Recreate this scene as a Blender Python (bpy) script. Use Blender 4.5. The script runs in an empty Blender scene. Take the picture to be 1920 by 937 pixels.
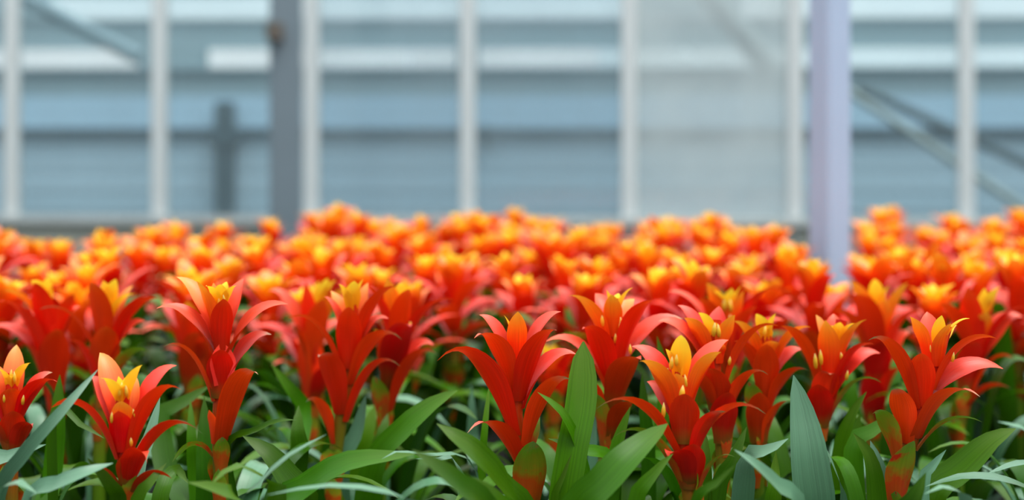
import bpy, math, random
from mathutils import Vector as V

# ---------------------------------------------------------------- camera, sky, light, exposure
sc = bpy.context.scene
FPX, VH, HC = 2667.0, 335.0, 0.73            # focal length in px (50 mm on 36 mm), horizon row, camera height
cd = bpy.data.cameras.new('camera'); cam = bpy.data.objects.new('camera', cd)
sc.collection.objects.link(cam); sc.camera = cam
cam.location = (0, 0, HC); cam.rotation_euler = (math.radians(90), 0, 0)
cd.lens = 50; cd.sensor_width = 36; cd.shift_y = -(468.5 - VH) / 1920
cd.clip_start = 0.05; cd.clip_end = 300
cd.dof.use_dof = True; cd.dof.focus_distance = 1.77; cd.dof.aperture_fstop = 2.0; cd.dof.aperture_blades = 9

w = bpy.data.worlds.new('sky'); sc.world = w; w.use_nodes = True
nt = w.node_tree; nt.nodes.clear()
def N(nt, t, **k):
    n = nt.nodes.new(t)
    for a, b in k.items(): setattr(n, a, b)
    return n
tc = N(nt, 'ShaderNodeTexCoord'); sx = N(nt, 'ShaderNodeSeparateXYZ'); nt.links.new(tc.outputs['Generated'], sx.inputs[0])
m1 = N(nt, 'ShaderNodeMath', operation='MULTIPLY_ADD', use_clamp=False); m0 = N(nt, 'ShaderNodeMath', operation='MAXIMUM')
nt.links.new(sx.outputs['Z'], m0.inputs[0]); m0.inputs[1].default_value = 0
nt.links.new(m0.outputs[0], m1.inputs[0]); m1.inputs[1].default_value = 2.0; m1.inputs[2].default_value = 1.0   # overcast sky: 1 + 2 sin(elevation)
bg = N(nt, 'ShaderNodeBackground'); bg.inputs['Color'].default_value = (0.90, 0.96, 1.0, 1)
sk = N(nt, 'ShaderNodeMath', operation='MULTIPLY'); sk.inputs[1].default_value = 0.62
nt.links.new(m1.outputs[0], sk.inputs[0]); nt.links.new(sk.outputs[0], bg.inputs['Strength'])
nt.links.new(bg.outputs[0], N(nt, 'ShaderNodeOutputWorld').inputs[0])

sl = bpy.data.lights.new('sun', 'SUN'); sl.energy = 2.3; sl.angle = math.radians(35); sl.color = (1, 0.96, 0.9)
so = bpy.data.objects.new('sun', sl); sc.collection.objects.link(so)
so.rotation_euler = (math.radians(14), math.radians(16), 0)

vs = sc.view_settings; vs.view_transform = 'Standard'; vs.look = 'None'; vs.gamma = 1; vs.use_curve_mapping = False
vs.exposure = 0.56

# ---------------------------------------------------------------- helpers
R = random.Random(11)
COL = sc.collection
def px(u, v, d): return V(((u - 960) * d / FPX, d, HC - (v - VH) * d / FPX))

def mesh_obj(name, me, parent=None, mat=None):
    if mat and not me.materials: me.materials.append(mat)
    o = bpy.data.objects.new(name, me); COL.objects.link(o)
    if parent: o.parent = parent
    return o
def empty(name, loc, label=None, cat=None, group=None, kind=None):
    o = bpy.data.objects.new(name, None); COL.objects.link(o); o.location = loc; o.empty_display_size = 0.05
    tag(o, label, cat, group, kind); return o
def tag(o, label=None, cat=None, group=None, kind=None):
    for k, x in (('label', label), ('category', cat), ('group', group), ('kind', kind)):
        if x: o[k] = x
    return o
def grid_mesh(name, pts, uvs, nu, mat):
    """pts: rows of nu points"""
    nv = len(pts) // nu
    f = [(j*nu+i, j*nu+i+1, (j+1)*nu+i+1, (j+1)*nu+i) for j in range(nv-1) for i in range(nu-1)]
    me = bpy.data.meshes.new(name); me.from_pydata([tuple(p) for p in pts], [], f)
    uv = me.uv_layers.new(name='UVMap')
    vi = [0] * len(me.loops); me.loops.foreach_get('vertex_index', vi)
    uv.data.foreach_set('uv', [c for i in vi for c in uvs[i]])
    me.polygons.foreach_set('use_smooth', [True] * len(f))
    me.materials.append(mat); return me
def bez(p, t):
    s = 1 - t
    return p[0]*(s*s*s) + p[1]*(3*s*s*t) + p[2]*(3*s*t*t) + p[3]*(t*t*t)
def catmull(P, n):
    Q = [P[0]*2 - P[1]] + P + [P[-1]*2 - P[-2]]
    L = [0]
    for i in range(len(P)-1): L.append(L[-1] + (P[i+1]-P[i]).length)
    out = []
    for k in range(n + 1):
        s = L[-1] * k / n; i = 0
        while i < len(P) - 2 and s > L[i+1]: i += 1
        t = (s - L[i]) / max(1e-9, L[i+1]-L[i])
        a, b, c, d = Q[i:i+4]
        out.append(0.5 * ((2*b) + (c-a)*t + (2*a-5*b+4*c-d)*t*t + (3*b-a-3*c+d)*t**3))
    return out
def prof_bract(t):
    if t < .42: x = t/.42; return .72 + .28*(x*x*(3-2*x))
    x = (t-.42)/.58; return max(.012, (1-min(1,x)**1.6)**1.0)
def prof_petal(t):
    if t < .45: x = t/.45; return .5 + .5*(x*x*(3-2*x))
    x = (t-.45)/.55; return max(.02, (1-min(1,x)**1.5)**1.0)
def prof_leaf(t):
    if t < .3: return .75 + .25*t/.3
    if t < .72: return 1.0
    x = (t-.72)/.28; return max(.02, (1-min(1,x)**2.1)**.75)
def prof_blunt(t):
    if t < .3: return .8 + .2*t/.3
    if t < .86: return 1.0
    x = (t-.86)/.14; return max(.05, (1-min(1,x)**2.2)**.6)
def blade(name, C, wid, nref, prof, k0, k1, mat, nu=5, twist=0.0, wave=0.0, hook=0.0):
    """a strip along the points C, width wid, adaxial side towards nref, cupped k0 (base) .. k1 (tip)"""
    n = len(C); pts = []; uvs = []; ph = R.random()*6.28
    for j in range(n):
        t = j/(n-1)
        T = (C[min(n-1, j+1)] - C[max(0, j-1)]).normalized()
        nr = nref(t) if callable(nref) else nref
        S = T.cross(nr)
        if S.length < 1e-4: S = V((1, 0, 0))
        S.normalize(); Nn = S.cross(T).normalized()
        if twist:
            a = twist * t; S, Nn = S*math.cos(a) + Nn*math.sin(a), Nn*math.cos(a) - S*math.sin(a)
        h = wid * .5 * prof(t); k = k0 + (k1-k0) * t**.7
        for i in range(nu):
            s = -1 + 2*i/(nu-1)
            p = C[j] + S * (h*math.sin(k*s)/k) + Nn * (h*(1-math.cos(k*s))/k)
            if wave: p += Nn * (wave*h*s*math.sin(t*9+ph))
            pts.append(p); uvs.append(((s+1)/2, t))
    return grid_mesh(name, pts, uvs, nu, mat)
def tube(name, pts, rad, mat, seg=8):
    n = len(pts); P = []; U = []
    for j in range(n):
        T = (pts[min(n-1, j+1)] - pts[max(0, j-1)]).normalized()
        a = T.cross(V((0, 1, 0.01))).normalized(); b = T.cross(a)
        r = rad[j] if isinstance(rad, (list, tuple)) else rad
        for i in range(seg+1):
            an = 6.28318*i/seg; P.append(pts[j] + (a*math.cos(an) + b*math.sin(an))*r); U.append((i/seg, j/(n-1)))
    return grid_mesh(name, P, U, seg+1, mat)
def box_mesh(name, sx_, sy, sz, mat, bev=0.0, z0=0.0):
    """box centred in x and y, standing on z0, with chamfered vertical edges"""
    b = min(bev, sx_*.4, sy*.4)
    x, y = sx_/2, sy/2
    o = [(-x, -y), (x, -y), (x, y), (-x, y)] if b == 0 else [(-x+b, -y), (x-b, -y), (x, -y+b), (x, y-b), (x-b, y), (-x+b, y), (-x, y-b), (-x, -y+b)]
    n = len(o)
    vtx = [(p[0], p[1], z0) for p in o] + [(p[0], p[1], z0+sz) for p in o]
    f = [(i, (i+1) % n, n+(i+1) % n, n+i) for i in range(n)] + [tuple(range(n))[::-1], tuple(range(n, 2*n))]
    me = bpy.data.meshes.new(name); me.from_pydata(vtx, [], f); me.materials.append(mat); return me

# ---------------------------------------------------------------- materials
def mat(name):
    m = bpy.data.materials.new(name); m.use_nodes = True; nt = m.node_tree; nt.nodes.clear()
    return m, nt, N(nt, 'ShaderNodeOutputMaterial')
def ramp(nt, fac, stops):
    r = N(nt, 'ShaderNodeValToRGB'); e = r.color_ramp.elements
    while len(e) < len(stops): e.new(.5)
    for x, (p, c) in zip(e, stops): x.position = p; x.color = (*c, 1)
    nt.links.new(fac, r.inputs[0]); return r.outputs[0]
def mixc(nt, fac, a, b, mode='MIX'):
    n = N(nt, 'ShaderNodeMix', data_type='RGBA', blend_type=mode)
    for s, x in ((n.inputs[0], fac), (n.inputs[6], a), (n.inputs[7], b)):
        if hasattr(x, 'links'): nt.links.new(x, s)
        else: s.default_value = x if isinstance(x, float) else (*x, 1)
    return n.outputs[2]
def math_(nt, op, a, b=0.0, c=0.0, clamp=False):
    n = N(nt, 'ShaderNodeMath', operation=op, use_clamp=clamp)
    for s, x in zip(n.inputs, (a, b, c)):
        if hasattr(x, 'links'): nt.links.new(x, s)
        else: s.default_value = x
    return n.outputs[0]
def blade_mat(name, stops, rough=.40, spec=.2, trans=.22, streak=.25, hue=.006, val=.12, patch=None, coat=0.0, blotch=.16, fibre=26.0, upper=None):
    m, nt, out = mat(name)
    uv = N(nt, 'ShaderNodeUVMap'); s = N(nt, 'ShaderNodeSeparateXYZ'); nt.links.new(uv.outputs[0], s.inputs[0])
    oi = N(nt, 'ShaderNodeObjectInfo')
    # long fibres: noise stretched along the blade
    cm = N(nt, 'ShaderNodeCombineXYZ')
    nt.links.new(math_(nt, 'MULTIPLY', s.outputs[0], fibre), cm.inputs[0]); nt.links.new(math_(nt, 'MULTIPLY', s.outputs[1], 1.6), cm.inputs[1])
    nt.links.new(math_(nt, 'MULTIPLY', oi.outputs['Random'], 40.0), cm.inputs[2])
    fib = N(nt, 'ShaderNodeTexNoise'); fib.inputs['Scale'].default_value = 1.0; fib.inputs['Detail'].default_value = 2
    nt.links.new(cm.outputs[0], fib.inputs['Vector'])
    cm2 = N(nt, 'ShaderNodeCombineXYZ')
    nt.links.new(math_(nt, 'MULTIPLY', s.outputs[0], 2.0), cm2.inputs[0]); nt.links.new(math_(nt, 'MULTIPLY', s.outputs[1], 4.0), cm2.inputs[1])
    nt.links.new(math_(nt, 'MULTIPLY', oi.outputs['Random'], 91.0), cm2.inputs[2])
    blot = N(nt, 'ShaderNodeTexNoise'); blot.inputs['Scale'].default_value = 1.0; blot.inputs['Detail'].default_value = 3
    nt.links.new(cm2.outputs[0], blot.inputs['Vector'])
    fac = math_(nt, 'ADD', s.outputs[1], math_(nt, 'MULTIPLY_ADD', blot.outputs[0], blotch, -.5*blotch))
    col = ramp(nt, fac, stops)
    if patch:
        pf = N(nt, 'ShaderNodeMapRange'); pf.inputs[1].default_value = patch[1]; pf.inputs[2].default_value = patch[1] + .12
        nt.links.new(blot.outputs[0], pf.inputs[0]); col = mixc(nt, pf.outputs[0], col, patch[0])
    hs = N(nt, 'ShaderNodeHueSaturation')
    nt.links.new(math_(nt, 'MULTIPLY_ADD', oi.outputs['Random'], hue*1.6, .5 - hue*.3), hs.inputs['Hue'])
    rv = math_(nt, 'FRACT', math_(nt, 'MULTIPLY', oi.outputs['Random'], 17.3))
    v1 = math_(nt, 'MULTIPLY_ADD', rv, val*2, 1 - val)
    v2 = math_(nt, 'MULTIPLY_ADD', fib.outputs[0], streak*2, 1 - streak)
    nt.links.new(math_(nt, 'MULTIPLY', v1, v2), hs.inputs['Value']); nt.links.new(col, hs.inputs['Color'])
    b = N(nt, 'ShaderNodeBsdfPrincipled'); b.inputs['Roughness'].default_value = rough; b.inputs['Specular IOR Level'].default_value = spec
    if coat: b.inputs['Coat Weight'].default_value = coat; b.inputs['Coat Roughness'].default_value = .25
    bp = N(nt, 'ShaderNodeBump'); bp.inputs['Strength'].default_value = .18; bp.inputs['Distance'].default_value = .0015
    nt.links.new(fib.outputs[0], bp.inputs['Height']); nt.links.new(bp.outputs[0], b.inputs['Normal'])
    hc = hs.outputs[0]
    if upper:                                               # the waxier upper side: its pale sky sheen is painted in as a tint
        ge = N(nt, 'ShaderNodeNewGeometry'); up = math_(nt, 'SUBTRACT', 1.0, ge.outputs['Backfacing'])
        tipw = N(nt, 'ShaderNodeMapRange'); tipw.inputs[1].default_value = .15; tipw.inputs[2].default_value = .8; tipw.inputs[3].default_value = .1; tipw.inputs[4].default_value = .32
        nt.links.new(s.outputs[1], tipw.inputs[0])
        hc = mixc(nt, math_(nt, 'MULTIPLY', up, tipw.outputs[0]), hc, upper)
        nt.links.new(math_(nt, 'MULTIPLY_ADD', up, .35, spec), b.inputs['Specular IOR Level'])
    nt.links.new(hc, b.inputs['Base Color'])
    t = N(nt, 'ShaderNodeBsdfTranslucent'); nt.links.new(hc, t.inputs[0])
    mx = N(nt, 'ShaderNodeMixShader'); mx.inputs[0].default_value = trans
    nt.links.new(b.outputs[0], mx.inputs[1]); nt.links.new(t.outputs[0], mx.inputs[2]); nt.links.new(mx.outputs[0], out.inputs[0])
    return m
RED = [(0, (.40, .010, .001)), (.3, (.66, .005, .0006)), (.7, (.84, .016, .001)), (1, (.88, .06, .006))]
PINK_SHEEN = (.92, .14, .085)
M = {
 'r': blade_mat('bract_scarlet', RED, upper=PINK_SHEEN),
 't': blade_mat('bract_scarlet_pale_tip', RED[:2] + [(.72, (.82, .018, .0015)), (.88, (.62, .08, .04)), (.96, (.16, .24, .10))], upper=PINK_SHEEN),
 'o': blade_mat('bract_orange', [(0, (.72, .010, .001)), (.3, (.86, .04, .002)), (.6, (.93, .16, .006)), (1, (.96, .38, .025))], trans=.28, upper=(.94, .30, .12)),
 'y': blade_mat('petal_yellow', [(0, (.92, .20, .003)), (.3, (.97, .46, .007)), (1, (1.0, .68, .04))], trans=.38, streak=.1),
 'l': blade_mat('bract_green_red', [(0, (.30, .07, .006)), (.3, (.42, .045, .004)), (.5, (.20, .20, .008)), (.75, (.13, .25, .008)), (1, (.15, .25, .05))], patch=((.46, .025, .004), .58), blotch=.7, fibre=34.0),
 'd': blade_mat('bract_dark_red', [(0, (.14, .06, .006)), (.25, (.36, .006, .001)), (.7, (.62, .006, .001)), (1, (.60, .025, .004))], upper=PINK_SHEEN),
 'f': blade_mat('floret_yellow', [(0, (.92, .33, .01)), (.6, (.95, .55, .04)), (1, (.95, .75, .3))], trans=.2, streak=.05),
 'g': blade_mat('leaf_green', [(0, (.012, .045, .001)), (.4, (.018, .085, .001)), (.85, (.030, .12, .001)), (1, (.06, .14, .012))], rough=.3, spec=.16, fibre=40.0, trans=.2, streak=.42, val=.35, hue=-.012),
 'p': blade_mat('leaf_sky_sheen', [(0, (.02, .08, .02)), (.4, (.05, .155, .07)), (1, (.10, .22, .13))], rough=.34, spec=.5, fibre=44.0, trans=.1, streak=.4, val=.2, hue=-.004),  # leaves catching the sky: their pale blue sheen is painted into the colour
 's': blade_mat('stem_green_red', [(0, (.03, .09, .003)), (.5, (.06, .12, .004)), (.66, (.13, .07, .004)), (.8, (.28, .012, .002)), (1, (.5, .012, .002))], trans=.0),
}
def plain(name, c, rough=.5, metal=0.0, noise=.12, scale=6.0):
    m, nt, out = mat(name)
    b = N(nt, 'ShaderNodeBsdfPrincipled'); b.inputs['Roughness'].default_value = rough; b.inputs['Metallic'].default_value = metal
    tcn = N(nt, 'ShaderNodeTexCoord'); n = N(nt, 'ShaderNodeTexNoise'); n.inputs['Scale'].default_value = scale; n.inputs['Detail'].default_value = 4
    nt.links.new(tcn.outputs['Object'], n.inputs['Vector'])
    col = mixc(nt, n.outputs[0], tuple(x*(1-noise) for x in c), tuple(min(1, x*(1+noise)) for x in c))
    nt.links.new(col, b.inputs['Base Color']); nt.links.new(b.outputs[0], out.inputs[0]); return m
def glass(name, tint, haze, hazecol):
    m, nt, out = mat(name)
    t = N(nt, 'ShaderNodeBsdfTransparent'); t.inputs[0].default_value = (*tint, 1)
    g = N(nt, 'ShaderNodeBsdfGlossy'); g.inputs['Roughness'].default_value = .05; g.inputs[0].default_value = (.9, .9, .9, 1)
    fr = N(nt, 'ShaderNodeFresnel'); fr.inputs[0].default_value = 1.45
    a = N(nt, 'ShaderNodeMixShader'); nt.links.new(fr.outputs[0], a.inputs[0]); nt.links.new(t.outputs[0], a.inputs[1]); nt.links.new(g.outputs[0], a.inputs[2])
    df = N(nt, 'ShaderNodeBsdfDiffuse'); df.inputs[0].default_value = (*hazecol, 1)
    tcn = N(nt, 'ShaderNodeTexCoord'); n = N(nt, 'ShaderNodeTexNoise'); n.inputs['Scale'].default_value = 1.3; n.inputs['Detail'].default_value = 3
    nt.links.new(tcn.outputs['Object'], n.inputs['Vector'])
    b = N(nt, 'ShaderNodeMixShader'); nt.links.new(math_(nt, 'MULTIPLY', n.outputs[0], haze*2, clamp=True), b.inputs[0])
    nt.links.new(a.outputs[0], b.inputs[1]); nt.links.new(df.outputs[0], b.inputs[2]); nt.links.new(b.outputs[0], out.inputs[0]); return m

# ---------------------------------------------------------------- the setting
fl = bpy.data.meshes.new('floor'); fl.from_pydata([(-40, -6, 0), (40, -6, 0), (40, 60, 0), (-40, 60, 0)], [], [(0, 1, 2, 3)])
o = mesh_obj('floor', fl, None, plain('ground_cloth', (.03, .032, .03), .8, scale=3)); tag(o, 'dark grey greenhouse floor beneath the plants', 'floor', kind='structure')


WA, WS = V((-.2943, 9.5, 0)), V((1.06346, -.14046, 0))        # a mullion's foot and the step from one mullion to the next
WROT = math.atan2(WS.y, WS.x)
ZS, ZT = .475, 3.6
mullion_m = plain('mullion_aluminium', (.56, .60, .60), .45, .1, .06)
sill_m = plain('sill_grey', (.40, .44, .44), .6)
knee_m = plain('knee_wall_concrete', (.32, .34, .30), .85, scale=4)
glass_clear = glass('greenhouse_glass', (.90, .96, .97), .10, (.42, .52, .56))
glass_mid = glass('greenhouse_glass_dusty', (.86, .93, .95), .20, (.42, .52, .56))
glass_hazy = glass('greenhouse_glass_chalky', (.90, .94, .94), .46, (.62, .70, .71))
wb = empty('wall_back', WA, 'long glazed greenhouse wall behind the flower rows', 'wall', kind='structure'); wb.rotation_euler = (0, 0, WROT)
L = WS.length
me_m = box_mesh('mullion', .098, .09, ZT-ZS, mullion_m, .012, ZS)
me_p = {k: box_mesh('pane', L-.09, .008, ZT-ZS, m) for k, m in (('c', glass_clear), ('d', glass_mid), ('h', glass_hazy))}
me_k = box_mesh('knee_wall_panel', L-.012, .12, ZS-.05, knee_m, .006)
me_s = box_mesh('sill', L, .17, .05, sill_m, .01)
for i in range(-6, 7):
    a = mesh_obj('mullion', me_m, wb); a.location = (i*L, 0, 0)
    k = {1: 'h', 0: 'd', -1: 'd', 3: 'c', 2: 'c'}.get(i, 'c')
    a = mesh_obj('pane', me_p[k], wb); a.location = ((i+.5)*L, 0, ZS)
    a = mesh_obj('knee_wall_panel', me_k, wb); a.location = ((i+.5)*L, .03, 0)
    a = mesh_obj('sill', me_s, wb); a.location = ((i+.5)*L, 0, ZS-.05)

# unseen solid walls added on the other three sides to cut low sky light
side_m = plain('shade_wall_panel', (.30, .36, .38), .7, 0, .1, 1)
for nm, x, y_, sx_, sy, lb in (('shade_wall_left', -7, 2, .1, 16, 'unseen grey-blue wall added left of the bed to cut sky light'), ('shade_wall_right', 7, 2, .1, 16, 'unseen grey-blue wall added right of the bed to cut sky light'), ('shade_wall_front', 0, -5.9, 14, .1, 'unseen grey-blue wall added behind the camera to cut sky light')):
    a = mesh_obj(nm, box_mesh(nm, sx_, sy, 3.4, side_m)); a.location = (x, y_, 0); tag(a, lb, 'wall', kind='structure')

# the neighbouring greenhouse seen through the glass
DN = 13.0
def zn(v): return HC + (VH - v) * DN / FPX
nb = empty('neighbouring_greenhouse', (0, DN, 0), 'blue-grey neighbouring greenhouse side seen blurred through the glass wall', 'building'); nb.rotation_euler = (0, 0, -.02)
panel_m = plain('cladding_blue_grey', (.35, .475, .56), .6, 0, .10, 1.2)
panel_d = plain('cladding_teal', (.25, .345, .38), .6, 0, .15, 1.2)
band_m = plain('band_light_blue', (.37, .53, .66), .5, 0, .10, 1.5)
dark_m = plain('rail_dark', (.035, .06, .08), .6, 0, .2)
white_m = plain('gutter_white', (.86, .93, .97), .5, 0, .06, 1.0)
pink_m = plain('fascia_pale_pink', (1.0, .93, .92), .5, 0, .10, 2.5)
postd_m = plain('post_dark', (.03, .06, .075), .6)
brace_m = plain('brace_cream', (.30, .35, .33), .6)
def nbar(name, u0, u1, v0, v1, m, y=0.0, th=.06):
    x0, x1 = (u0-960)*DN/FPX, (u1-960)*DN/FPX
    me = box_mesh(name, x1-x0, th, zn(v0)-zn(v1), m, .01)
    a = mesh_obj(name, me, nb); a.location = ((x0+x1)/2, y, zn(v1)); return a
for v0 in range(256, 476, 20):
    nbar('board', -900, 2820, v0, v0+19, panel_m, .01*((v0//20) % 2), .05)
nbar('rail', -900, 2820, 240, 256, dark_m, -.03, .10)
nbar('light_band', -900, 2820, 180, 240, band_m, 0)
for v0, v1 in ((130, 154), (155, 179)): nbar('board', -900, 2820, v0, v1, panel_d, .02)
nbar('rail', -900, 2820, 128, 134, plain('rail_grey', (.16, .22, .25), .6), -.03, .08)
for u0, u1, m in ((-900, 255, pink_m), (390, 760, pink_m), (772, 855, pink_m), (898, 1120, pink_m), (1122, 1500, white_m), (1502, 2820, white_m)):
    nbar('fascia_panel', u0, u1, 92, 127, m, -.02)
nbar('fascia_panel', 256, 389, 90, 127, panel_d, 0)
nbar('fascia_panel', 856, 897, 90, 127, panel_d, 0)
nbar('board', -900, 2820, 62, 90, panel_d, .01); nbar('board', -900, 2820, 36, 61, panel_d, .02)
nbar('gutter', -900, 90, -6, 35, panel_d, -.01)
for u0, u1 in ((91, 700), (702, 1190), (1385, 2820)): nbar('gutter', u0, u1, -6, 34, white_m, -.02)
nbar('gutter', 1191, 1384, -6, 34, panel_d, -.01)
nbar('roof_edge', -900, 2820, -60, -7, panel_d, 0)
for u in (425, 1480, 2500, -600):
    if u == 1480: continue
    p = nbar('post', u-17, u+17, 192, 476, postd_m, -.12, .12)
    q = nbar('bracket', u-27, u+27, 248, 272, postd_m, -.14, .14)
nbar('hook', 903, 918, 236, 275, postd_m, -.1)
def bar3(name, a, b, r, m, label, cat):
    me = tube(name, [a, a.lerp(b, .5), b], r, m, 8); o = mesh_obj(name, me); return tag(o, label, cat)
bar3('diagonal_brace', px(1560, 150, 10.6), px(2105, 515, 10.6), .032, brace_m, 'cream diagonal brace outside the glass beyond the lilac pole', 'brace')
bar3('diagonal_brace', px(1610, 165, 11.2), px(2330, 489, 11.2), .04, postd_m, 'dark diagonal bar outside the glass beyond the lilac pole', 'brace')
bar3('diagonal_brace', px(-30, -45, 11.4), px(260, 108, 11.4), .06, plain('brace_teal_dark', (.17, .25, .285), .6), 'dark teal diagonal brace in the top corner behind the first mullion', 'brace')
q0 = px(1560, VH, 10.75); bar3('brace_post', V((q0.x, q0.y, 0)), V((q0.x, q0.y, 3.4)), .045, postd_m, 'dark outdoor post carrying the braces, hidden behind the lilac pole', 'post')
bar3('diagonal_brace', px(1290, -60, 10.4), px(1455, 140, 10.4), .09, plain('brace_grey', (.26, .32, .33), .6), 'grey diagonal brace behind the chalky glass pane', 'brace')

# posts inside the house
def post(name, u, d, wx, wy, rot, m, label, h=3.6):
    e = empty(name, px(u, VH, d) * 1, label, 'post'); e.location.z = 0; e.rotation_euler = (0, 0, rot)
    mesh_obj('shaft', box_mesh('shaft', wx, wy, h, m, .008), e)
    mesh_obj('base_plate', box_mesh('base_plate', wx*1.7, wy*1.7, .015, m, .01), e)
    return e
c = post('steel_column', 536, 8.5, .19, .14, .14, plain('steel_grey', (.14, .185, .215), .5, .2, .15, 3), 'dark grey steel column standing before the glass wall')
a = mesh_obj('bracket', box_mesh('bracket', .10, .10, .10, plain('rusty_bracket', (.10, .085, .07), .8), .02), c); a.location = (-.065, -.10, HC + (VH-78)*8.5/FPX)
post('lilac_pole', 1556, 4.25, .092, .092, .50, plain('lilac_paint', (.36, .46, .62), .5, 0, .08, 5), 'pale lilac square pole rising from the gap in the flowers')

# ---------------------------------------------------------------- bromeliads
def bract_curve(B, T, arch, n):
    h = V((T.x-B.x, T.y-B.y, 0)); r = h.length; hd = h/r if r > 1e-6 else V((0, -1, 0)); z = T.z - B.z
    Ln = math.hypot(r, z)
    P = [B, B + hd*(.16*r) + V((0, 0, .5*max(z, .45*r))), B + hd*(.50*r) + V((0, 0, max(z, .28*r)*(.74 + .26*min(1, 1.35*r/Ln)) + (arch + .06*r/Ln)*Ln)), T]
    return [bez(P, j/(n-1)) for j in range(n)], hd
def make_bract(B, T, wid, kind, arch, n=10, nu=5, roll=0.0):
    C, hd = bract_curve(B, T, arch, n)
    inward = lambda t: (-hd*(1.0 - .6*t) + V((0, roll*min(1, t*1.8), .25 + .8*t)))
    wid *= 1.16 if kind != 'y' else .98; pr = prof_petal if kind == 'y' else prof_bract
    tw = R.uniform(-.25, .25)
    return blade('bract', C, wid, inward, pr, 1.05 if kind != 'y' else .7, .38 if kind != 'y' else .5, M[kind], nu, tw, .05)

PART = {'y': 'crown_petal', 'f': 'floret'}
class Plant:
    def __init__(s, d, axis, label, group, leaves=7):
        s.d = d; s.axis = sorted(axis); s.k = d/FPX
        vt, vb = s.axis[0][0], s.axis[-1][0]
        ub = s.u(vb)
        foot = px(ub, VH, d); foot.z = 0
        s.foot = foot
        s.root = empty('bromeliad', foot, label, 'plant', group)
        top = [px(u, v, d) - foot for v, u in s.axis][::-1]
        zb = top[0].z
        pts = [V((0, 0, 0)), V((0, 0, zb*.5))] + top
        P = catmull(pts, 14)
        mesh_obj('stem', tube('stem', P, [.013 - .005*j/14 for j in range(15)], M['s'], 8), s.root)
        s.nl = leaves
    def sheaths(s, v0):
        v = v0
        for j in range(4):                                   # small clasping bracts down the stalk
            v += R.uniform(26, 36); ph = (30, -140, -35, 150)[j] + R.uniform(-20, 20)
            ut = s.u(v) + 17*math.sin(math.radians(ph))
            s.bract(v, ph, ut, v - R.uniform(52, 74), 30, 'l', 0)
    def u(s, v):
        a = s.axis
        if v <= a[0][0]: return a[0][1]
        for (v0, u0), (v1, u1) in zip(a, a[1:]):
            if v <= v1: return u0 + (u1-u0)*(v-v0)/(v1-v0)
        return a[-1][1]
    def bract(s, vb, phi, ut, vt, w, kind='r', arch=.12):
        ph = math.radians(phi); ub = s.u(vb)
        rp = min(150, max(14, abs(ut-ub)/max(abs(math.sin(ph)), .3))) if abs(math.sin(ph)) > .25 else max(16, min(60, .3*(vb-vt) + 12))
        dd = s.d - rp*s.k*math.cos(ph)
        T = px(ut, vt, dd) - s.foot; B = px(ub, vb, s.d) - s.foot
        h = V((T.x-B.x, T.y-B.y, 0)); hd = h.normalized() if h.length > 1e-6 else V((0, -1, 0))
        B = B + hd * (.011 if kind not in 'yf' else .004)
        me = make_bract(B, T, w*s.k, kind, arch, 14, 7, 0 if abs(math.sin(ph)) < .4 or kind == 'y' else (.42 if abs(phi) <= 80 else -.55))
        return mesh_obj(PART.get(kind, 'bract'), me, s.root)
    def floret(s, u, v, h=20, w=9, dd=-.02):
        dd *= .45; w *= .8
        B = px(u, v + h, s.d + dd) - s.foot; T = px(u + R.uniform(-3, 3), v, s.d + dd - .004) - s.foot
        P = catmull([B, B.lerp(T, .5), T], 6)
        mesh_obj('floret', tube('floret', P, [w*s.k*.5*x for x in (.6, .9, 1, .95, .75, .45, .08)], M['f'], 6), s.root)
    def leaf(s, pts, w, kind='g', face=(0, -.4, 1), blunt=False):
        """pts (u, v, depth offset) from the lowest visible point to the tip"""
        P = [px(u, v, s.d + dd) - s.foot for u, v, dd in pts]
        b = P[0]; hd = V((b.x, b.y, 0)); hd = hd.normalized()*.015 if hd.length > 1e-6 else V((0, -.015, 0))
        pre = [V((hd.x, hd.y, .02))]
        if b.z > .16: pre.append(V((hd.x*2 + b.x*.42, hd.y*2 + b.y*.42, b.z*.55)))
        C = catmull(pre + P, 26)
        me = blade('leaf', C, w*s.k, V(face), prof_blunt if blunt else prof_leaf, .55, .3, M[kind], 7, 0, .03)
        return mesh_obj('leaf', me, s.root)
    def auto_leaves(s, n, zmax=.40, ph0=0.0):
        for j in range(n + 5):
            a = ph0 + j*2.399 + R.uniform(-.3, .3)
            o = mesh_obj('leaf', R.choice(LEAVES), s.root)
            f = zmax/.42*R.uniform(.80, 1.0)
            if j >= n: f *= .75                              # the older, lower ring of leaves
            elif math.cos(a + 1.5708) > .7: f *= .78
            o.rotation_euler = (0, 0, a); o.scale = (1, 1, f)

def auto_leaf(kind, reach, top, drop, w):
    P = [V((.012, 0, .02)), V((.05, 0, top*.75)), V((reach*.45, 0, top*1.18)), V((reach, 0, top-drop))]
    C = [bez(P, j/18) for j in range(19)]
    return blade('leaf', C, w, lambda t: V((-1+t*.7, 0, .5+t)), prof_leaf, .6, .3, M[kind], 5, R.uniform(-.3, .3), .04)
LEAVES = [auto_leaf(k, r, t, d, w) for k, r, t, d, w in (
    ('g', .16, .40, .02, .036), ('g', .22, .40, .06, .038), ('g', .19, .42, .00, .034), ('p', .24, .38, .08, .036), ('g', .27, .38, .11, .036),
    ('g', .12, .42, -.02, .034), ('p', .20, .40, .05, .034), ('g', .24, .41, .03, .04))]

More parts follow.
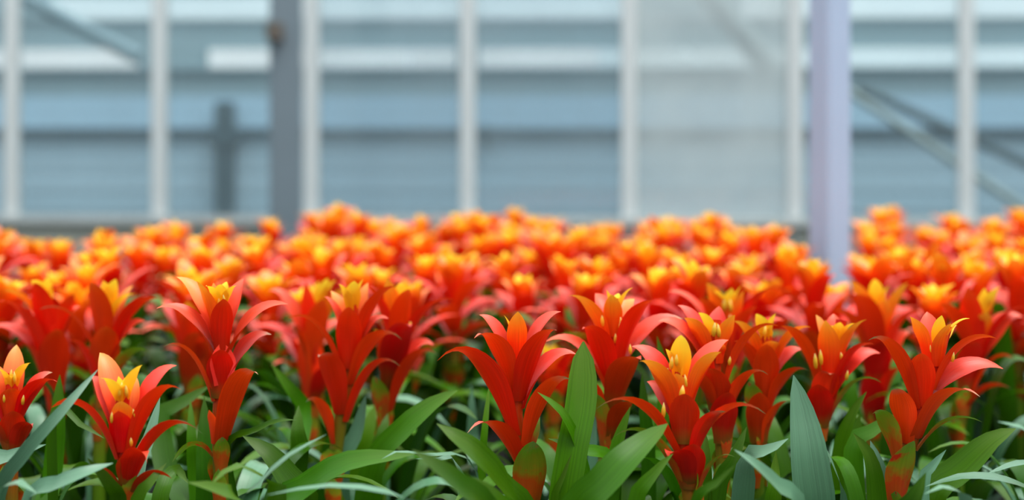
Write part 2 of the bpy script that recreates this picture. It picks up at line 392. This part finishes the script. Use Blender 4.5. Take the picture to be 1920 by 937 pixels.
# ---- the front plants: (v, u) of the stalk, then bracts (base row, azimuth, tip u, tip v, width, kind, arch)
FRONT = 'sharp bromeliads at the front of the bed'
def plant(d, axis, label, bracts, florets=(), leaves=(), auto=6, zmax=.36, ph=0.0, group=FRONT):
    p = Plant(d, axis, label, group)
    for b in bracts: p.bract(*b)
    p.sheaths(max(b[0] for b in bracts) - 8)
    for f in florets: p.floret(*f)
    for l in leaves: p.leaf(*l)
    p.auto_leaves(auto + 4, zmax, ph)
    return p
CAM, UP, MIX = (0, -1, .25), (0, -.25, 1), (0, -.7, .7)

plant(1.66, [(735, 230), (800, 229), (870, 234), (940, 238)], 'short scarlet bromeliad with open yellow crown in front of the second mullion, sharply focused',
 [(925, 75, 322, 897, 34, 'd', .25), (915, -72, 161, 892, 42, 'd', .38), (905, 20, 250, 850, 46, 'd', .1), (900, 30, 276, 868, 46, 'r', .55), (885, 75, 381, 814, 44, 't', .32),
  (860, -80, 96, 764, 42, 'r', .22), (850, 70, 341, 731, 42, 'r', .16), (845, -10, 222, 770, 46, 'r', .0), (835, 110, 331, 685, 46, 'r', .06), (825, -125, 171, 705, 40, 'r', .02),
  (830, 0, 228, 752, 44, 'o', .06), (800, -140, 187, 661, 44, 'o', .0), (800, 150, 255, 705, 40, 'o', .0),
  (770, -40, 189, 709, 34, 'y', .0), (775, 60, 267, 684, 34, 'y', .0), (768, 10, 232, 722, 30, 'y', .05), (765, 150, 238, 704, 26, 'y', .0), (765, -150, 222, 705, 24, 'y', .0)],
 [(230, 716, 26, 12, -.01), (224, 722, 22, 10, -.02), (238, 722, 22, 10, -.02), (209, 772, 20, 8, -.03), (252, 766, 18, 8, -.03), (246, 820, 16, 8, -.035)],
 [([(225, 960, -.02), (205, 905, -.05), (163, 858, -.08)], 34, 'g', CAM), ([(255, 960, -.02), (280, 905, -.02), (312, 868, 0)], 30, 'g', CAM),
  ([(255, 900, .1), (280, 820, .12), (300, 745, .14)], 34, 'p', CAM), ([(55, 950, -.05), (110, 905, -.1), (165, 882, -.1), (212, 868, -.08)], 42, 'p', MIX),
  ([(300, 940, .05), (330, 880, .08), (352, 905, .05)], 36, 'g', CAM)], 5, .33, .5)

plant(1.86, [(560, 413), (680, 415), (800, 411), (940, 415)], 'tall scarlet bromeliad with stacked bracts and yellow crown beside the steel column, sharply focused',
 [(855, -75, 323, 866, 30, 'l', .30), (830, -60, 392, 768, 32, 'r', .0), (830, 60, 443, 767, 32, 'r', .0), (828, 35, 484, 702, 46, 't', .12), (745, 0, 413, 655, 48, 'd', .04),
  (752, -80, 305, 650, 36, 't', .16), (725, 100, 509, 627, 40, 't', .10), (720, 15, 416, 640, 46, 'r', .0), (665, -85, 293, 578, 36, 'r', .12), (668, 85, 540, 570, 36, 'r', .04), (660, -115, 342, 588, 30, 'r', .02),
  (655, 0, 419, 560, 40, 'r', .02), (640, 140, 457, 521, 40, 'r', -.04), (640, -110, 331, 519, 36, 'o', -.02), (630, -60, 368, 526, 34, 'o', -.05), (625, -140, 400, 530, 36, 'o', -.05),
  (590, -30, 386, 536, 28, 'y', .0), (590, 5, 414, 533, 32, 'y', .0), (590, 60, 444, 535, 28, 'y', .0), (590, 170, 425, 528, 28, 'y', .0)],
 [(410, 556, 18, 8, -.02), (421, 552, 18, 8, -.02)],
 [([(425, 850, 0), (480, 806, -.04), (520, 788, -.05), (556, 787, -.05)], 20, 'g', MIX), ([(570, 960, -.15), (540, 895, -.15), (500, 845, -.15), (455, 817, -.14)], 52, 'g', MIX),
  ([(440, 960, -.3), (478, 915, -.32), (535, 858, -.32), (612, 814, -.3)], 22, 'p', UP), ([(520, 935, -.25), (490, 895, -.28), (440, 873, -.3), (392, 912, -.32)], 34, 'g', UP),
  ([(450, 960, -.3), (420, 920, -.34), (352, 904, -.36)], 46, 'g', MIX), ([(385, 930, .02), (384, 840, .03), (383, 744, .05)], 36, 'g', CAM), ([(365, 900, .1), (360, 830, .1), (357, 748, .12)], 26, 'g', CAM),
  ([(300, 800, .2), (345, 755, .2), (395, 722, .2)], 48, 'g', MIX), ([(560, 860, .1), (558, 810, .1), (560, 760, .12)], 44, 'g', CAM), ([(570, 790, .3), (545, 730, .3), (508, 682, .3)], 40, 'g', CAM)], 6, .37, 1.2)

plant(1.85, [(700, 22), (800, 22), (940, 20)], 'bromeliad cut by the picture edge, with small yellow crown and low red bracts',
 [(850, 60, 62, 802, 40, 'd', .4), (840, -60, -40, 800, 40, 'd', .3), (845, 0, 25, 770, 46, 'd', .02), (800, 100, 98, 698, 38, 't', .05), (800, 75, 108, 716, 42, 'r', .14), (800, -80, -70, 720, 42, 'r', .1), (790, 0, 20, 728, 42, 'r', .1),
  (770, 170, 31, 646, 38, 'o', 0), (770, -100, -20, 680, 36, 'o', 0), (740, 70, 58, 680, 32, 'y', 0), (740, -50, -5, 690, 30, 'y', 0), (735, 0, 22, 706, 30, 'y', .1)],
 [(20, 692, 24, 10, -.01), (28, 696, 22, 9, -.02), (8, 738, 16, 8, -.03), (42, 740, 18, 8, -.03)],
 [([(-5, 940, -.2), (45, 850, -.24), (110, 776, -.24), (184, 692, -.2)], 24, 'p', (.4, -.8, .5)), ([(-40, 880, -.1), (10, 858, -.15), (86, 833, -.16)], 40, 'p', MIX),
  ([(-30, 960, -.3), (30, 905, -.36), (70, 925, -.36)], 46, 'p', UP), ([(100, 880, .1), (108, 790, .1), (112, 702, .1)], 40, 'g', CAM), ([(100, 775, .0), (150, 795, .0), (196, 822, .0)], 20, 'g', MIX)], 6, .36, .2)

plant(2.25, [(535, 205), (660, 200), (760, 190), (880, 185)], 'scarlet bromeliad with long outswept bract standing behind the short front one',
 [(740, 80, 281, 661, 30, 'l', .2), (740, -75, 130, 638, 40, 'r', .1), (720, 0, 200, 612, 52, 'r', .04), (690, 90, 272, 602, 36, 'r', .08), (680, -80, 74, 580, 36, 't', .12), (665, 80, 299, 560, 38, 'r', .06),
  (650, -30, 170, 529, 42, 'r', 0), (640, 110, 250, 535, 36, 'o', 0), (640, 170, 215, 530, 36, 'o', 0), (600, -20, 194, 526, 30, 'y', 0), (600, 30, 217, 523, 32, 'y', 0), (610, 70, 254, 551, 32, 'y', 0)], [], [], 6, .40, .9)
plant(2.35, [(533, 75), (620, 90), (720, 98), (830, 108)], 'red bromeliad with broad upright bracts beside the first mullion, slightly soft',
 [(770, -70, 35, 645, 38, 'r', .15), (740, 10, 106, 617, 54, 'r', .04), (715, -60, -3, 565, 50, 'r', .08), (690, -85, -25, 615, 34, 'r', .12), (690, 80, 140, 551, 40, 'r', .06), (670, 100, 150, 575, 36, 'r', .1),
  (650, 0, 64, 528, 42, 'r', 0), (630, -80, 10, 545, 34, 'o', 0), (590, -20, 58, 526, 30, 'y', 0), (590, 40, 88, 520, 32, 'y', 0), (590, 80, 100, 530, 30, 'y', 0)], [], [], 6, .40, .1)
plant(2.06, [(535, 662), (650, 658), (750, 645), (870, 628)], 'scarlet bromeliad with many arching bracts and one green triangular stalk bract',
 [(880, -15, 625, 846, 44, 'l', .55), (830, -70, 573, 754, 36, 't', .3), (790, 75, 751, 687, 34, 't', .26), (775, -35, 597, 669, 48, 't', .22), (720, 70, 753, 636, 44, 't', .26), (700, -80, 538, 598, 38, 'r', .16),
  (690, 0, 654, 575, 46, 'r', .02), (680, 90, 728, 597, 38, 'r', .16), (670, 75, 742, 537, 36, 'r', .04), (650, -90, 609, 556, 28, 'r', .05), (650, 0, 640, 600, 40, 'r', 0), (640, -120, 620, 545, 34, 'o', 0), (640, 130, 690, 530, 34, 'o', 0),
  (600, -40, 634, 532, 30, 'y', 0), (600, 10, 664, 527, 34, 'y', 0), (600, 70, 682, 522, 30, 'y', 0)], [],
 [([(520, 960, -.35), (570, 915, -.38), (650, 866, -.4), (778, 851, -.4)], 50, 'g', MIX), ([(700, 880, -.1), (755, 805, -.12), (810, 758, -.12), (858, 731, -.12)], 50, 'g', MIX),
  ([(780, 960, -.55), (690, 917, -.6), (600, 911, -.6), (500, 928, -.6)], 22, 'p', UP), ([(640, 880, .02), (668, 810, .02), (686, 740, .02)], 32, 'p', CAM), ([(660, 890, .08), (685, 820, .08), (702, 760, .1)], 42, 'g', CAM), ([(705, 880, .08), (716, 820, .08), (727, 775, .1)], 40, 'g', CAM)], 6, .38, 2.)
plant(2.5, [(540, 612), (640, 590), (740, 585), (830, 590)], 'soft-focus red bromeliad close behind the one with the green triangular bract',
 [(760, 40, 640, 690, 40, 'd', .1), (750, -30, 580, 617, 50, 't', .08), (730, -70, 549, 611, 40, 't', .2), (690, -85, 505, 545, 36, 'r', .15), (680, -50, 573, 528, 40, 'r', 0), (670, 20, 605, 560, 42, 'r', 0), (650, 80, 650, 540, 34, 'o', 0), (600, 0, 615, 522, 30, 'y', 0), (600, 60, 630, 525, 28, 'y', 0), (600, -60, 595, 528, 28, 'y', 0)], [], [], 6, .41, .3)
plant(2.22, [(545, 755), (640, 748), (700, 733), (860, 712)], 'leaning red bromeliad with dark middle bracts near the fourth mullion',
 [(790, -40, 701, 705, 38, 'l', .05), (770, 70, 823, 667, 38, 't', .25), (745, 90, 814, 647, 36, 'r', .25), (730, 15, 770, 612, 52, 'd', .06), (720, -10, 735, 612, 46, 'd', .04), (680, 80, 852, 562, 40, 'r', .06), (660, -70, 690, 538, 32, 'r', .02), (660, 20, 766, 542, 40, 'r', 0), (650, -30, 725, 520, 34, 'o', 0), (680, -80, 700, 617, 34, 'o', 0),
  (600, 0, 752, 530, 32, 'y', 0), (600, 70, 775, 532, 30, 'y', 0), (600, -50, 735, 535, 28, 'y', 0)], [(770, 600, 18, 9, -.03)], [], 6, .39, 1.1)
plant(1.80, [(600, 968), (700, 968), (800, 968), (870, 986), (950, 989)], 'scarlet bromeliad with single orange crown petal, standing alone at the centre, sharply focused',
 [(960, 0, 1000, 827, 60, 'l', .02), (880, -45, 876, 812, 46, 't', .26), (860, 140, 1012, 780, 30, 'l', 0), (835, 60, 1070, 711, 46, 't', .10), (815, -55, 820, 676, 60, 'r', .26), (800, -130, 925, 724, 40, 'r', 0),
  (765, 88, 1081, 664, 42, 'r', .13), (750, 45, 1044, 619, 52, 'r', .05), (730, -50, 889, 634, 52, 'r', .2), (690, 100, 1052, 584, 36, 'r', .02), (690, -100, 899, 590, 36, 'r', .02),
  (680, 0, 971, 584, 36, 'o', -.02), (660, -80, 945, 591, 22, 'y', 0), (660, 150, 965, 600, 22, 'y', 0)], [],
 [([(985, 980, -.1), (940, 900, -.16), (885, 840, -.2), (819, 794, -.2)], 62, 'g', MIX), ([(975, 1000, -.25), (930, 940, -.3), (867, 889, -.32)], 60, 'g', MIX), ([(930, 980, -.3), (860, 905, -.35), (812, 868, -.36), (773, 843, -.36)], 56, 'g', MIX),
  ([(904, 900, .1), (908, 815, .1), (918, 718, .12)], 17, 'g', CAM), ([(1105, 960, .02), (1088, 850, -.02), (1055, 775, -.05), (1008, 735, -.06)], 32, 'g', (.6, -.7, .5)), ([(1038, 950, -.05), (1055, 895, -.05), (1072, 850, -.05)], 15, 'g', CAM),
  ([(1150, 880, .05), (1085, 842, 0), (1028, 822, -.04)], 34, 'g', MIX), ([(890, 850, .5), (886, 790, .5), (884, 722, .5)], 38, 'p', CAM),
  ([(890, 880, -.1), (800, 853, -.14), (740, 847, -.16), (716, 860, -.17)], 18, 'p', UP), ([(860, 880, -.05), (830, 862, -.06), (780, 860, -.08)], 26, 'p', UP)], 5, .34, 1.9)
plant(2.7, [(650, 1028), (720, 1036), (800, 1040)], 'low blurred bromeliad half hidden behind the central one',
 [(770, 80, 1110, 690, 40, 'r', .15), (750, 0, 1040, 690, 46, 'r', .04), (740, 60, 1085, 660, 38, 'r', .1), (740, -80, 960, 690, 36, 'r', .1), (720, 20, 1045, 650, 36, 'o', 0), (700, -20, 1020, 648, 34, 'y', 0), (700, 50, 1040, 645, 30, 'y', 0)], [], [], 6, .36, 0)
plant(1.96, [(560, 1150), (680, 1152), (760, 1146), (870, 1138)], 'orange-crowned bromeliad beside the upright green leaf, with drooping scarlet bracts',
 [(835, -55, 1112, 735, 42, 'l', .05), (820, 40, 1190, 755, 42, 'd', .05), (785, -72, 1075, 720, 38, 't', .24), (770, 30, 1202, 674, 56, 'd', .10), (730, -85, 1023, 640, 42, 'r', .16), (725, -45, 1092, 617, 52, 'r', .18), (700, 100, 1280, 598, 42, 't', .1), (690, 60, 1224, 563, 46, 'r', .02), (670, -72, 1066, 554, 42, 'o', .04),
  (640, -150, 1116, 550, 34, 'r', 0), (640, 150, 1190, 560, 34, 'o', 0), (630, 0, 1147, 552, 34, 'o', 0), (610, 70, 1187, 539, 34, 'y', 0), (605, -60, 1137, 543, 26, 'y', 0), (605, 170, 1160, 550, 26, 'y', 0)],
 [(1131, 587, 24, 10, -.03), (1163, 603, 18, 8, -.03), (1154, 625, 18, 8, -.03), (1182, 645, 18, 8, -.03), (1166, 594, 18, 8, -.03)],
 [([(1058, 980, -.2), (1070, 860, -.2), (1090, 750, -.18), (1094, 640, -.16)], 54, 'g', CAM, True), ([(1110, 880, .0), (1112, 830, 0), (1117, 775, 0)], 22, 'p', CAM), ([(1150, 900, -.1), (1158, 830, -.1), (1182, 762, -.1)], 30, 'g', CAM), ([(1215, 840, 0), (1208, 770, 0), (1204, 700, 0)], 28, 'g', CAM), ([(1250, 720, .1), (1243, 680, .1), (1232, 630, .1)], 30, 'g', CAM)], 5, .38, 2.6)
plant(1.69, [(650, 1272), (760, 1276), (860, 1284), (940, 1296)], 'largest foreground bromeliad with pale pink-edged bracts and yellow florets, sharply focused',
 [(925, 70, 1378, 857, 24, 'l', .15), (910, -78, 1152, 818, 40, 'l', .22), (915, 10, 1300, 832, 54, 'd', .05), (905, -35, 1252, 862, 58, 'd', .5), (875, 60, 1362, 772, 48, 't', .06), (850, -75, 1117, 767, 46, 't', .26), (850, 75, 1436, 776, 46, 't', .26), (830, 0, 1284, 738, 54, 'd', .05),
  (800, -120, 1213, 715, 40, 'r', 0), (790, -60, 1199, 677, 46, 'o', .05), (780, 65, 1352, 660, 46, 'o', .03), (770, -105, 1185, 649, 50, 'r', .03), (770, 105, 1366, 637, 52, 'r', .0), (770, 0, 1268, 700, 40, 'o', .02),
  (735, 10, 1277, 628, 44, 'y', 0), (730, -60, 1248, 654, 32, 'y', 0), (725, 170, 1268, 640, 34, 'y', 0), (730, 60, 1292, 672, 28, 'y', 0)],
 [(1258, 668, 24, 11, -.03), (1268, 664, 22, 10, -.03), (1278, 722, 26, 14, -.035), (1244, 754, 28, 10, -.035), (1287, 702, 24, 10, -.03), (1250, 690, 20, 9, -.03)],
 [([(1075, 990, -.1), (1135, 900, -.12), (1195, 838, -.1), (1252, 794, -.06)], 66, 'g', MIX), ([(1495, 960, -.1), (1460, 910, -.12), (1415, 868, -.14), (1377, 843, -.14)], 40, 'p', (.3, -.7, .7)), ([(1320, 930, .05), (1322, 860, .05), (1320, 800, .06)], 34, 'g', CAM), ([(1345, 930, .05), (1375, 860, .05), (1400, 800, .06)], 34, 'g', CAM),
  ([(1300, 960, -.15), (1345, 905, -.18), (1378, 872, -.2)], 26, 'g', MIX), ([(1190, 960, -.05), (1225, 890, -.05), (1262, 850, -.05)], 36, 'g', MIX)], 5, .31, .7)
plant(1.92, [(600, 1342), (700, 1340), (800, 1352), (900, 1356)], 'bromeliad with pink back petal and freckled yellow crown right behind the largest one',
 [(830, 10, 1365, 735, 50, 'd', .05), (800, 75, 1404, 700, 38, 'r', .08), (790, 70, 1440, 702, 44, 't', .22), (770, -5, 1332, 690, 56, 'd', .05), (760, -70, 1270, 700, 40, 'r', .1), (735, 80, 1460, 611, 42, 'r', .10), (710, -85, 1234, 602, 46, 'r', .06), (690, -70, 1283, 596, 40, 'o', .02), (680, -110, 1271, 572, 36, 'r', 0), (680, 60, 1378, 590, 40, 'o', 0),
  (670, 170, 1348, 574, 40, 'r', 0), (670, 0, 1340, 640, 40, 'o', .02), (650, -50, 1309, 586, 32, 'y', 0), (650, 20, 1343, 605, 30, 'y', 0), (645, 60, 1356, 612, 24, 'y', 0)],
 [(1338, 604, 26, 12, -.03), (1348, 607, 24, 11, -.03), (1367, 668, 16, 8, -.03)], [([(1400, 870, -.2), (1440, 845, -.22), (1478, 822, -.22)], 40, 'p', MIX), ([(1450, 930, -.2), (1452, 890, -.2), (1455, 845, -.2)], 34, 'g', CAM)], 5, .37, 1.4)
plant(2.35, [(575, 1365), (660, 1365), (760, 1368), (880, 1370)], 'soft-focus bromeliad with spread pink bracts and white-tipped crown in the right cluster',
 [(720, 85, 1470, 600, 38, 'r', .1), (700, -85, 1254, 546, 40, 'r', .05), (690, 80, 1444, 540, 42, 'r', .02), (680, 60, 1420, 575, 40, 'r', .05), (680, -60, 1310, 560, 36, 'r', .05), (640, -60, 1325, 530, 36, 'o', 0), (640, 60, 1395, 545, 34, 'o', 0), (610, -40, 1338, 545, 30, 'y', 0), (610, 20, 1372, 540, 32, 'y', 0), (610, 70, 1392, 535, 28, 'y', 0)],
 [(1358, 560, 22, 12, -.03), (1370, 562, 22, 10, -.03), (1371, 590, 18, 9, -.03)], [], 5, .40, 0)
plant(2.02, [(600, 1436), (720, 1438), (830, 1422), (900, 1420)], 'scarlet bromeliad with two yellow crown petals left of the pale upright leaf',
 [(830, 70, 1476, 752, 40, 'r', .03), (830, 10, 1425, 735, 46, 'd', .02), (800, -50, 1404, 715, 42, 'l', .03), (770, 65, 1518, 695, 42, 't', .12), (745, 0, 1438, 645, 46, 'r', .03), (730, -75, 1375, 640, 36, 'r', .1), (715, 95, 1506, 656, 38, 'r', .1), (700, 75, 1520, 613, 36, 'o', .05), (690, -80, 1376, 602, 36, 'o', .02), (680, 20, 1452, 640, 36, 'o', 0), (650, -40, 1418, 588, 34, 'y', 0), (650, 50, 1455, 587, 36, 'y', 0), (645, 0, 1436, 612, 28, 'y', 0)],
 [(1433, 610, 20, 9, -.03)], [([(1525, 990, -.25), (1518, 870, -.27), (1506, 785, -.26), (1488, 703, -.25)], 68, 'p', CAM), ([(1520, 760, .05), (1545, 728, .03), (1553, 745, .02)], 34, 'g', MIX)], 5, .38, 2.2)
plant(2.0, [(600, 1578), (700, 1560), (790, 1538), (880, 1532)], 'bromeliad with crossed scarlet bracts and cream crown just behind the pale upright leaf',
 [(800, 75, 1653, 717, 26, 'l', .2), (800, -10, 1535, 720, 48, 'd', .02), (775, 25, 1556, 702, 52, 't', .35), (745, -80, 1462, 611, 38, 'r', .04), (740, 75, 1640, 645, 46, 'r', .06), (750, 95, 1650, 662, 40, 'r', .1), (710, -15, 1548, 600, 42, 'o', 0), (700, 65, 1625, 599, 38, 'o', 0), (680, 170, 1563, 588, 38, 'r', 0), (680, -120, 1530, 590, 30, 'o', 0), (660, 20, 1576, 604, 32, 'y', 0), (660, 60, 1604, 606, 32, 'y', 0), (650, -30, 1560, 610, 26, 'y', 0)],
 [(1530, 662, 28, 10, -.03), (1540, 655, 28, 10, -.03), (1579, 660, 16, 8, -.03), (1587, 694, 18, 8, -.03)],
 [([(1583, 960, -.2), (1565, 880, -.22), (1535, 817, -.22)], 17, 'p', UP), ([(1572, 860, -.05), (1598, 775, -.05), (1625, 734, -.05)], 28, 'g', CAM), ([(1590, 900, -.02), (1602, 830, 0), (1612, 775, 0)], 38, 'g', CAM)], 5, .38, .4)
plant(2.5, [(540, 1642), (660, 1648), (780, 1640), (860, 1636)], 'blurred bromeliad with broad yellow crown and red skirt left of the pole gap',
 [(800, -10, 1630, 700, 46, 'd', 0), (780, 60, 1690, 690, 40, 'r', .1), (730, 0, 1650, 640, 50, 'd', .05), (720, 90, 1705, 625, 40, 'r', .15), (700, 80, 1724, 584, 42, 'r', .08), (700, -80, 1560, 582, 40, 'r', .08), (690, -20, 1601, 552, 48, 'r', 0), (670, 70, 1702, 530, 44, 'o', 0), (660, -70, 1594, 526, 36, 'o', 0), (650, 20, 1660, 560, 40, 'o', 0), (610, -10, 1640, 523, 34, 'y', 0), (610, 50, 1668, 534, 32, 'y', 0), (600, -60, 1630, 535, 28, 'y', 0)],
 [(1664, 562, 24, 12, -.03)], [], 6, .41, 1.3)
plant(1.80, [(610, 1775), (710, 1744), (810, 1714), (940, 1676)], 'slanting scarlet bromeliad with mottled green stalk bracts at far right, sharply focused',
 [(960, 5, 1714, 826, 62, 'l', .02), (880, -72, 1636, 776, 42, 'l', .25), (845, 80, 1842, 791, 26, 'l', .16), (830, -60, 1676, 728, 50, 't', .12), (820, 50, 1838, 744, 56, 't', .20), (765, -80, 1628, 638, 44, 't', .18), (760, 0, 1727, 662, 48, 'r', .04), (745, 95, 1881, 691, 46, 'r', .16), (730, 75, 1869, 634, 46, 'r', .06), (690, -75, 1706, 593, 38, 'o', 0), (690, 175, 1738, 584, 42, 'r', 0),
  (685, 10, 1783, 606, 42, 'o', 0), (670, -20, 1766, 591, 30, 'y', 0), (670, 70, 1818, 597, 36, 'y', 0), (660, 150, 1795, 610, 28, 'y', 0)],
 [(1747, 646, 18, 8, -.02), (1786, 660, 18, 8, -.03)],
 [([(1690, 980, -.2), (1715, 930, -.22), (1736, 886, -.22)], 50, 'g', CAM), ([(1730, 915, -.05), (1752, 870, -.05), (1774, 843, -.05)], 28, 'p', CAM), ([(1645, 960, -.05), (1632, 860, -.06), (1600, 812, -.06)], 38, 'g', CAM), ([(1660, 960, .02), (1648, 880, .02), (1632, 826, .03)], 40, 'p', CAM),
  ([(1600, 850, .1), (1640, 805, .1), (1692, 773, .1)], 42, 'g', MIX), ([(1740, 940, .05), (1800, 880, .05), (1860, 825, .05), (1905, 803, .05)], 62, 'g', MIX), ([(1815, 960, -.25), (1772, 914, -.28), (1733, 926, -.28)], 36, 'p', UP)], 4, .35, 2.9)
plant(2.4, [(545, 1858), (650, 1838), (760, 1806), (860, 1796)], 'soft red bromeliad with lone yellow crown behind the slanting one',
 [(740, 80, 1905, 675, 36, 't', .25), (760, 70, 1898, 730, 36, 't', .2), (740, 0, 1830, 640, 52, 'd', .05), (700, 90, 1918, 594, 46, 'r', .14), (690, 80, 1930, 576, 40, 'r', .06), (690, -20, 1815, 537, 46, 'r', 0), (680, -80, 1760, 570, 36, 'r', .05), (660, 0, 1850, 585, 40, 'o', 0), (620, -30, 1846, 540, 32, 'y', 0), (620, 40, 1876, 537, 36, 'y', 0)], [(1853, 553, 18, 9, -.03)], [], 6, .40, 1.7)
plant(1.95, [(690, 2010), (800, 2010), (900, 2010)], 'bromeliad just past the picture edge sending long leaves into the lower corner',
 [(800, -60, 1960, 690, 46, 'r', .1), (800, 60, 2080, 700, 46, 'r', .1), (790, 0, 2010, 690, 46, 'r', .05), (760, 170, 2010, 640, 40, 'o', 0), (720, 0, 2010, 640, 34, 'y', 0)], [],
 [([(1970, 960, -.2), (1900, 905, -.24), (1810, 893, -.25), (1735, 912, -.25)], 34, 'p', UP), ([(1980, 900, -.1), (1920, 868, -.12), (1850, 888, -.14)], 26, 'p', UP), ([(1990, 880, .2), (1930, 810, .2), (1870, 790, .2)], 34, 'p', UP)], 7, .38, .2)
plant(2.55, [(580, 352), (660, 358), (760, 362), (840, 362)], 'dim red bromeliad half hidden behind the tall one by the steel column',
 [(740, 0, 364, 622, 50, 'd', .06), (720, -75, 309, 604, 40, 't', .1), (720, 40, 390, 640, 40, 'd', .05), (690, 0, 345, 585, 40, 'r', 0), (680, -60, 320, 560, 34, 'r', 0), (650, 0, 352, 565, 32, 'o', 0), (640, -20, 345, 572, 28, 'y', 0)], [], [], 6, .40, .8)

# ---- plants of the rows behind: six patterns, copied with their parts
def pattern(seed, nb, nl):
    r = random.Random(seed); parts = []
    mh = .53
    parts.append(('stem', tube('stem', [V((0, 0, 0)), V((0, 0, .2)), V((0, 0, .36)), V((0, 0, .47))], [.012, .011, .010, .008], M['s'], 6)))
    a = r.random()*6.28
    def add(zb, reach, dz, wd, kind, arch, n=8, nu=5):
        nonlocal a
        a += 2.399 + r.uniform(-.25, .25)
        d_ = V((math.cos(a), math.sin(a), 0))
        B = d_*(.008 if kind != 'y' else .004) + V((0, 0, zb)); T = d_*reach + V((0, 0, zb+dz))
        parts.append((PART.get(kind, 'bract'), make_bract(B, T, wd, kind, arch, n, nu)))
    for i in range(4): add(.21 + .035*i, .03, .05, .034, 'l', 0, 6, 4)
    for i in range(nb):
        f = i/(nb-1)
        zb = .35 + .115*f
        reach = (.075 + .03*math.sin(3.14*min(1, f*1.3)))*r.uniform(.85, 1.15) * (1-.35*max(0, f-.6)/.4)
        dz = (.045 + .04*f)*r.uniform(.8, 1.2)
        kind = 't' if f < .3 else ('r' if f < .8 else 'o')
        add(zb, reach, dz, .034*r.uniform(.9, 1.15), kind, r.uniform(.05, .22)*(1-.6*f))
    for i in range(3): add(.465, .045*r.uniform(.8, 1.3), .075*r.uniform(.85, 1.1), .032, 'o', 0)
    for i in range(6): add(.48, .026*r.uniform(.5, 1.4), .068*r.uniform(.85, 1.1), .028, 'y', 0)
    for i in range(nl):
        o = r.choice(LEAVES); parts.append(('leaf', o, (r.random()*.5 + i*6.28/nl, r.uniform(.85, 1.05))))
    return parts
PATS = [pattern(s, 10, 6) for s in (1, 2, 3, 4, 5, 6)]
PATS_FAR = [pattern(s, 9, 3) for s in (21, 22, 23, 24, 25, 26)]
LAST, FIELD = [None], []
def set_plant(x, y, rot, sc_, lean, pats, label, group):
    e = LAST[0] = empty('bromeliad', (x, y, 0), label, 'plant', group)
    e.rotation_euler = (lean[0], lean[1], rot); e.scale = sc_
    for q in R.choice(pats):
        o = mesh_obj(q[0], q[1], e)
        if len(q) > 2: o.rotation_euler = (0, 0, q[2][0]); o.scale = (1, 1, q[2][1])
SP = .203
row = 0; y = 2.78; cnt = 0
HEROES_MIN = [(p.location.x, p.location.y) for p in COL.objects if p.name.startswith('bromeliad')]
def far_edge(u):                                     # the bed ends nearer at the left than in the middle
    if u < 240: return 4.15 + .5*max(0, u)/240
    if u < 600: return 4.65 + .6*(u-240)/360
    return 5.35
while y < 5.5:
    xm = y*1100/FPX + .3
    n = int(xm/SP) + 1
    for i in range(-n, n+1):
        x = (i + (.5 if row % 2 else 0))*SP + R.uniform(-.05, .05); yy = y + R.uniform(-.05, .05)
        u = 960 + x*FPX/yy
        if x < -.36*yy - .30 or x > .36*yy + .30 or yy > far_edge(u): continue
        if yy > 3.9 and abs(u - 1556) < 62 + 20*(yy-3.9)/1.5: continue           # the gap round the pole
        if yy > 3.4 and abs(u - 1556) < 48: continue
        if any((x-a)**2 + (yy-b)**2 < .03 for a, b in HEROES_MIN): continue
        z = 'softly' if yy < 3.45 else ('mid' if yy < 4.25 else ('back' if yy < 4.8 else 'last'))
        h = R.uniform(.93, 1.06) + .085*max(0, yy-3.0)/2.2 + (.025*math.sin(u*.019 + 2.2) + .015*math.sin(u*.043) if yy > 4.2 else 0); wdt = R.uniform(1.08, 1.28) + .06*max(0, yy-3.4)
        set_plant(x, yy, R.random()*6.28, (wdt, wdt, h), (R.uniform(-.07, .07), R.uniform(-.07, .07)), PATS if yy < 4 else PATS_FAR, None, None); FIELD.append((z, u, yy, LAST[0]))
        cnt += 1
    y += SP*.87; row += 1
ORD = 'first second third fourth fifth sixth seventh eighth ninth tenth eleventh twelfth thirteenth fourteenth fifteenth sixteenth seventeenth eighteenth nineteenth twentieth'.split()
MU = [24, 298, 585, 879, 1178, 1490, 1811]
cells = {}
for z, u, yy, e in FIELD: cells.setdefault((z, sum(u > m for m in MU)), []).append((u, e))
for (z, b), lst in cells.items():
    where = 'left of the first mullion' if b == 0 else ('past the last mullion' if b == 7 else 'below the %s glass bay' % ORD[b-1])
    for n, (u, e) in enumerate(sorted(lst, key=lambda q: q[0])):
        if z == 'softly': tag(e, 'soft scarlet bromeliad behind the front plants, %s from left %s' % (ORD[n], where), None, 'soft bromeliads just behind the front')
        elif z == 'mid': tag(e, 'blurred orange-red bromeliad in the middle rows, %s from left %s' % (ORD[n], where) if n < 20 else 'blurred orange-red bromeliad in the middle rows ' + where, None, 'blurred bromeliads in the middle rows')
        elif z == 'back': tag(e, 'blurred orange bromeliad behind the middle rows, %s from left %s' % (ORD[n], where), None, 'bromeliads behind the middle rows ' + where)
        else: tag(e, 'fully blurred bromeliad nearest the glass wall, %s from left %s' % (ORD[n], where), None, 'far bromeliads nearest the glass ' + where)
